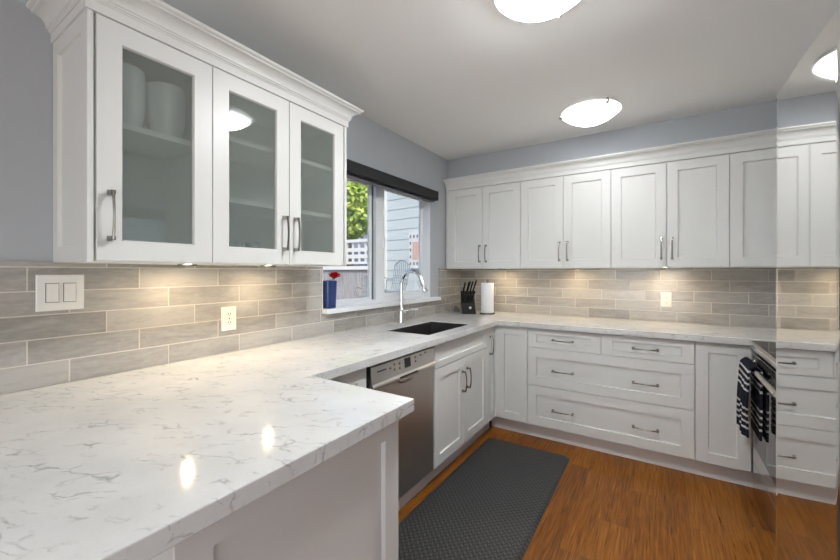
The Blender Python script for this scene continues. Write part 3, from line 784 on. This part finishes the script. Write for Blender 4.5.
for ringi, (nr, rr_, hgt, tilt) in enumerate(((3,.013,.046,.15),(5,.023,.046,.35),(6,.035,.041,.65),(6,.044,.031,.95))):
    for k in range(nr):
        a = 2*PI*k/nr + ringi*.6; rows = []
        for i in range(5):
            v = i/4; row = []
            for j in range(5):
                u = (j/4-.5)
                wd = (.9 if nr < 5 else 1.25)*2*PI/nr*.62*math.sin(min(1,v*1.15+.2)*PI*.62)
                rad = .006 + (rr_-.006)*(v**.8) + .006*v*v*tilt
                row.append(c + Vector((rad*math.cos(a+u*wd*1.5), rad*math.sin(a+u*wd*1.5), -.016 + hgt*v*(1-.18*(2*u)**2) - .012*tilt*v*v)))
            rows.append(row)
        vs = [p_ for r in rows for p_ in r]
        vs2 = [p_ + (c-p_).normalized()*.0009 for p_ in vs]
        fs = []
        for i in range(4):
            for j in range(4):
                q0 = i*5+j; fs.append((q0,q0+1,q0+6,q0+5)); fs.append((25+q0,25+q0+5,25+q0+6,25+q0+1))
        for i in range(4):
            for j in (0,4): q0 = i*5+j; fs.append((q0,q0+5,25+q0+5,25+q0))
        for j in range(4):
            for i in (0,4): q0 = i*5+j; fs.append((q0,q0+1,25+q0+1,25+q0))
        MB().add(vs+vs2, fs).build('petal', RED, t, smooth=True)
mb = MB()
for k in range(2):
    a = 2.0+k*2.4; base = Vector((-.012,-1.843,SZ+.185)); d1 = Vector((math.cos(a),math.sin(a),.35)).normalized()
    sd_ = d1.cross(Vector((0,0,1))).normalized()
    pts_ = [base, base+d1*.015+sd_*.010, base+d1*.034, base+d1*.015-sd_*.010]
    mb.loops([[p_+Vector((0,0,.0008)) for p_ in pts_], [p_-Vector((0,0,.0008)) for p_ in pts_]])
mb.build('leaf', GREEN, t)

# knife block with its knives
KB = mat('knife_block_black', (.009,.009,.009), .35, spec=.3)
kb = thing('knife_block', 'black slanted knife block with a round white badge in the back corner', 'knife block', (.225,-.285,ZC), math.radians(24))
# local frame: -Y faces the room; the block leans back to the left
prof = [(-.060,.0006),(.058,.0006),(.064,.012),(.050,.118),(-.012,.175),(-.058,.150)]
def kbf(a, b, h): return (h - .12*b*0, -a, b)
MB().prism([(-.062,.0006),(.064,.0006),(.064,.085),(.012,.100),(-.045,.170),(-.074,.150)], -.052, .052, lambda a,b,h: (1.25*(h-.10*b), -1.25*a, 1.25*b)).build('block', KB, kb, bevel=.003, local=True)
MB().loops([[(.012*math.cos(a)+.012, -.0803-d, .060+.012*math.sin(a)) for a in (2*PI*k/18 for k in range(18))] for d in (0,.0016)]).build('badge', WHITEP, kb, local=True, label='round white badge')
HAND = mat('knife_handle_black', (.010,.010,.011), .25)
KS = 1.25
spots = [(-.034,-.002,.150,.092), (-.010,-.004,.146,.102), (.014,-.006,.143,.112), (.036,-.004,.146,.120), (-.030,.034,.170,.075), (.004,.036,.168,.085), (.030,-.040,.098,.085), (-.010,-.042,.098,.070)]
spots = [tuple(v*KS for v in q_) for q_ in spots]
RK = Matrix.Rotation(math.radians(24), 4, 'Z')
names = ['black-handled knife in the back corner block, far left slot', 'black-handled knife left of centre in the knife block', 'black-handled knife right of centre in the knife block', 'tallest black-handled knife at the right of the block', 'black-handled knife in the rear left slot of the block', 'black-handled knife in the rear right slot of the block', 'short black-handled knife in the front right slot of the block', 'short black-handled knife in the front left slot of the block']
for (lx, ly, lz, hl), nm in zip(spots, names):
    base = Vector((lx-.10*lz, ly, lz)); wpos = RK @ base + Vector((.225,-.285,ZC))
    k = thing('knife', nm, 'knife', wpos, math.radians(24), 'knives in the knife block')
    ax = Vector((.28+.9*lx, -.30, 1)).normalized()
    MB().tube([ax*.004, ax*.02, ax*hl*.5, ax*(hl-.012), ax*hl], [.011,.013,.0115,.014,.009], 10, [.008,.009,.008,.009,.006], ref=(0,-1,0)).build('handle', HAND, k, smooth=True, local=True)
    MB().tube([ax*.0005, ax*.006], .0088, 10, .0062, ref=(0,-1,0)).build('bolster', CHROME, k, smooth=True, local=True)

# paper towel on an upright holder
PAPER = mat('paper_towel_white', (.84,.84,.84), .95, spec=.1); g = NT(PAPER); g.bump(g.noise(g.pos(), 220, 2), .4, .003)
t = thing('paper_towel_holder', 'brass-knobbed upright paper towel holder on the back counter', 'paper towel holder', (.405,-.268,ZC))
MB().lathe([(.070,.0006),(.072,.004),(.070,.012),(.060,.015)], (.405,-.268,ZC), 32).build('base', NICKEL, t, smooth=True)
MB().lathe([(.007,.0145),(.007,.318)], (.405,-.268,ZC), 14).build('rod', NICKEL, t, smooth=True)
MB().lathe([(.004,.318),(.010,.322),(.022,.327),(.022,.331),(.010,.335),(.003,.336)], (.405,-.268,ZC), 18).build('finial', NICKEL, t, smooth=True)
t = thing('paper_towel_roll', 'white paper towel roll standing beside the knife block', 'paper towels', (.405,-.268,ZC+.016))
prof = [(.020,.0162),(.058,.0162),(.0595,.019),(.0595,.291),(.058,.294),(.020,.294)]
MB().loops([[(0.405+r*math.cos(2*PI*k/40), -.268+r*math.sin(2*PI*k/40), ZC+z) for k in range(40)] for r,z in prof], closed=True).build('sheets', PAPER, t, smooth=True)
MB().loops([[(0.405+r*math.cos(2*PI*k/28), -.268+r*math.sin(2*PI*k/28), ZC+z) for k in range(28)] for r,z in ((.018,.0165),(.0198,.0165),(.0198,.2935),(.018,.2935))], closed=True).build('core', mat('cardboard', (.42,.31,.2), .9), t, smooth=True)
# small dark wedge by the corner
o = MB().prism([(-.042,.0006),(.040,.0006),(.036,.012),(-.006,.062),(-.018,.066),(-.030,.040)], -.022, .022, lambda a,b,h: (.052+a*.75+h*.5, -.205+a*.5-h*.75, ZC+b)).build('sponge_holder', GREYP, bevel=.004)
tag(o, 'small dark grey wedge-shaped holder left of the knife block', 'sponge holder')

# ---------------------------------------------------------------- crockery behind the frosted glass
CER = mat('white_ceramic', (.90,.91,.92), .35)
GLS = mat('blue_grey_glassware', (.45,.52,.56), .1)
def cup(x, y, z, r, h, m, label, grp):
    pr_ = [(r*.75,.0006),(r*.8,.003),(r,h*.35),(r,h-.002),(r-.002,h),(r-.005,h-.002),(r-.005,h*.35),(r*.7,.008)]
    o = MB().lathe(pr_, (x,y,z), 28).build('canister' if h > .1 else 'cup', m, smooth=True)
    tag(o, label, 'canister' if h > .1 else 'cup', grp)
cup(.185,-3.030,1.8105,.062,.215, CER, 'white canister on the top shelf of the single glass cabinet, at left', 'canisters behind glass')
cup(.185,-2.893,1.8105,.062,.200, CER, 'white canister on the top shelf of the single glass cabinet, at right', 'canisters behind glass')
for k, (y, nm) in enumerate(((-2.690,'leftmost'),(-2.612,'middle'),(-2.535,'rightmost'))):
    cup(.19, y, ZD+.0185, .032, .085, GLS, f'{nm} glass tumbler on the floor of the two-door glass cabinet', 'tumblers behind glass')
cup(.17,-2.30,1.6225,.050,.075, CER, 'white bowl on the middle shelf behind the right glass door', 'bowls behind glass')

# ---------------------------------------------------------------- yard outside the window
GRASS = mat('patio_concrete', (.42,.42,.41), .9)
struct(MB().box(-14,-.16,-4,12,-.12,-.02).build('ground', GRASS))
struct(MB().box(-5.95,-.6,.55,1.90,-.0199,.569).build('ground_terrace', mat('terrace_tan', (.45,.38,.32), .8)))
FENCE = mat('fence_weathered_white', (.60,.60,.62), .8); g = NT(FENCE)
g.l(g.ramp(g.noise(g.mapping(g.pos(), (40,40,3)), 1.0, 4, .6), [(.3,(.20,.20,.215)),(.7,(.42,.41,.42))]), g.b.inputs['Base Color'])
FENCEW = mat('fence_rail_white', (.64,.64,.64), .6)
t = thing('garden_fence', 'weathered white board fence with lattice top seen through the left window pane', 'fence', (-4.2, 2.0, -.02))
mb = MB(); x = -5.9
while x < -2.86:
    mb.box(x, x+.138, 2.0, 2.02, 0, 1.36); x += .142
mb.build('boards', FENCE, t)
mb = MB(); mb.box(-5.9,-2.86,1.96,2.04,1.36,1.43); mb.box(-5.9,-2.86,1.96,2.04,1.90,1.96); mb.box(-5.9,-2.86,1.975,2.03,1.47,1.52)
mb.build('rail', FENCEW, t)
mb = MB()
for z in (1.585,1.715): mb.box(-5.9,-2.86,1.99,2.01,z,z+.075)
x = -5.9
while x < -2.9:
    mb.box(x,x+.04,1.985,2.015,1.52,1.90); x += .165
mb.build('lattice', FENCEW, t)
for x in (-5.9,-4.4,-2.93): MB().box(x,x+.10,1.95,2.06,-.02,2.02).build('post', FENCEW, t)

SIDE = mat('siding_pale_blue', (.50,.55,.565), .6)
nh = thing('neighbor_house', 'pale blue-grey clapboard house wall seen through the right window pane', 'house', (-1.4, 2.1, -.02), math.radians(-7))
mb = MB(); z = 0.0
while z < 3.4:
    mb.prism([(0,z),(.014,z),(.006,z+.20),(0,z+.20)], -1.42, 1.9, lambda a,b,h: (h,-a,b)); z += .195
mb.build('siding', SIDE, nh, local=True)
MB().box(-1.46,-1.36,-.05,.0,0,3.4).build('corner_trim', FENCEW, nh, local=True)
MB().box(-1.40,1.9,.001,.2,0,3.4).build('wall_core', SIDE, nh, local=True)
wf = MB().box(-.76,-.46,-.040,-.014,1.40,2.08).build('window_surround', FENCEW, nh, local=True)
BRK = mat('pinkish_brick', (.55,.33,.28), .8)
g = NT(BRK); bt = g.n('ShaderNodeTexBrick'); g.l(g.mapping(g.pos(), (9,9,9), (PI/2,0,0)), bt.inputs['Vector']); bt.inputs['Color1'].default_value = (.50,.22,.17,1); bt.inputs['Color2'].default_value = (.62,.36,.30,1); bt.inputs['Mortar'].default_value = (.7,.66,.62,1)
g.l(bt.outputs[0], g.b.inputs['Base Color'])
MB().box(-.665,-.52,-.0425,-.0399,1.56,1.88).build('center_pane', BRK, wf, local=True)
mb = MB(); sqs = []
for k in range(5): sqs.append((-.735, 1.46+k*.125))
for xx in (-.65,-.57): sqs += [(xx,1.46),(xx,1.96)]
for xx, zz in sqs: mb.box(xx,xx+.036,-.0415,-.0399,zz,zz+.055)
mb.build('small_panes', mat('pane_grey', (.16,.18,.20), .2), wf, local=True)

def garden_chair(x, y, rz, m, k_, label):
    t = thing('garden_chair', label, 'chair', (x, y, .57), rz, 'garden chairs'); t.scale = (k_, k_, k_)
    mb = MB()
    for k in range(9):
        u = -.2+.4*k/8; mb.tube([(u,.20,.44),(u*1.1,.26,.70),(u*1.1,.28,.86+.08*math.cos(u*7.5))], .007, 6)
    mb.tube([(-.22+.44*k/12, .28, .85+.085*math.cos((-.22+.44*k/12)*7.2)) for k in range(13)], .011, 6)
    for z in (.55,.68): mb.tube([(-.21,.22+(z-.44)*.2,z),(.21,.22+(z-.44)*.2,z)], .007, 6)
    mb.build('backrest', m, t, local=True)
    mb = MB(); mb.tube([(.22*math.cos(2*PI*k/20), .22*math.sin(2*PI*k/20), .44) for k in range(21)], .011, 6)
    for k in range(7): mb.tube([(-.18+.06*k,-.16,.44),(-.18+.06*k,.16,.44)], .006, 6)
    mb.build('seat', m, t, local=True)
    for sx in (-1,1):
        for sy in (-1,1): MB().tube([(sx*.16,sy*.14,.44),(sx*.20,sy*.20,0.0)], .010, 6).build('leg', m, t, local=True)
        MB().tube([(sx*.21,.23,.62),(sx*.25,.0,.66),(sx*.24,-.17,.62),(sx*.20,-.16,.45)], .009, 6).build('armrest', m, t, local=True)
WIRE = mat('wire_grey', (.16,.18,.20), .5); WIREB = mat('wire_bluish', (.22,.27,.32), .5)
garden_chair(-1.95, 1.25, math.radians(-20), WIREB, 1.0, 'bluish wire garden chair outside the right window pane')
garden_chair(-2.28, 1.15, math.radians(25), WIRE, .74, 'dark wire garden chair in front of the white fence')

# tree behind the fence
LEAF = mat('leaves_yellow_green', (.30,.40,.06), .6); g = NT(LEAF)
oi = g.noise(g.pos(), 3.5, 3); g.l(g.ramp(oi, [(.35,(.10,.20,.03)),(.55,(.34,.44,.07)),(.7,(.60,.62,.16))]), g.b.inputs['Base Color'])
BARK = mat('bark', (.10,.07,.05), .9)
def tree(x, y, r, zc, n, label, seed):
    rnd = random.Random(seed); t = thing('tree', label, 'tree', (x, y, -.02), group='trees beyond the fence')
    MB().tube([(x,y,-.02),(x+.05,y,zc*.5),(x,y+.05,zc)], [.10,.08,.04], 8).build('trunk', BARK, t)
    vs, fs = [], []
    for k in range(n):
        v = Vector((rnd.gauss(0,1), rnd.gauss(0,1), rnd.gauss(0,1))).normalized()*r*(.55+.5*rnd.random()**.6)
        p_ = Vector((x,y,zc))+Vector((v.x, v.y, v.z*1.05)); s_ = .055+.04*rnd.random()
        a_ = Vector((rnd.gauss(0,1), rnd.gauss(0,1), rnd.gauss(0,1))).normalized(); b_2 = a_.orthogonal().normalized()*.5
        o = len(vs); vs += [p_-a_*s_, p_+b_2*s_, p_+a_*s_, p_-b_2*s_]; fs.append((o,o+1,o+2,o+3))
    MB().add(vs, fs).build('foliage', LEAF, t)
tree(-5.05, 3.45, .72, 2.85, 1900, 'bright yellow-green leafy tree just behind the white fence', 1)
tree(-6.6, 5.3, .95, 3.65, 1500, 'taller leafy tree further left behind the fence', 2)
tree(-4.35, 5.2, .80, 2.95, 1500, 'low leafy shrub tree at the right end of the fence', 3)
# building beyond the trees
DKW = mat('far_wall_slate', (.22,.25,.32), .7)
bd = thing('distant_building', 'dark slate building with a pale roof rising behind the trees', 'building', (-8.3, 8.0, -.02))
MB().box(-10.6,-6.6,7.4,9.4,-.02,4.55).build('walls', DKW, bd)
MB().prism([(7.1,4.62),(9.7,4.62),(8.4,5.5)], -10.9, -6.3, lambda a,b,h: (h,a,b)).build('roof', mat('far_roof_grey', (.55,.56,.60), .7), bd)
for x in (-9.8,-8.6,-7.6):
    wf = MB().box(x,x+.7,7.37,7.402,3.1,4.2).build('window', FENCEW, bd)
    MB().box(x+.06,x+.64,7.36,7.372,3.16,4.14).build('pane', OVENGLASS, wf)
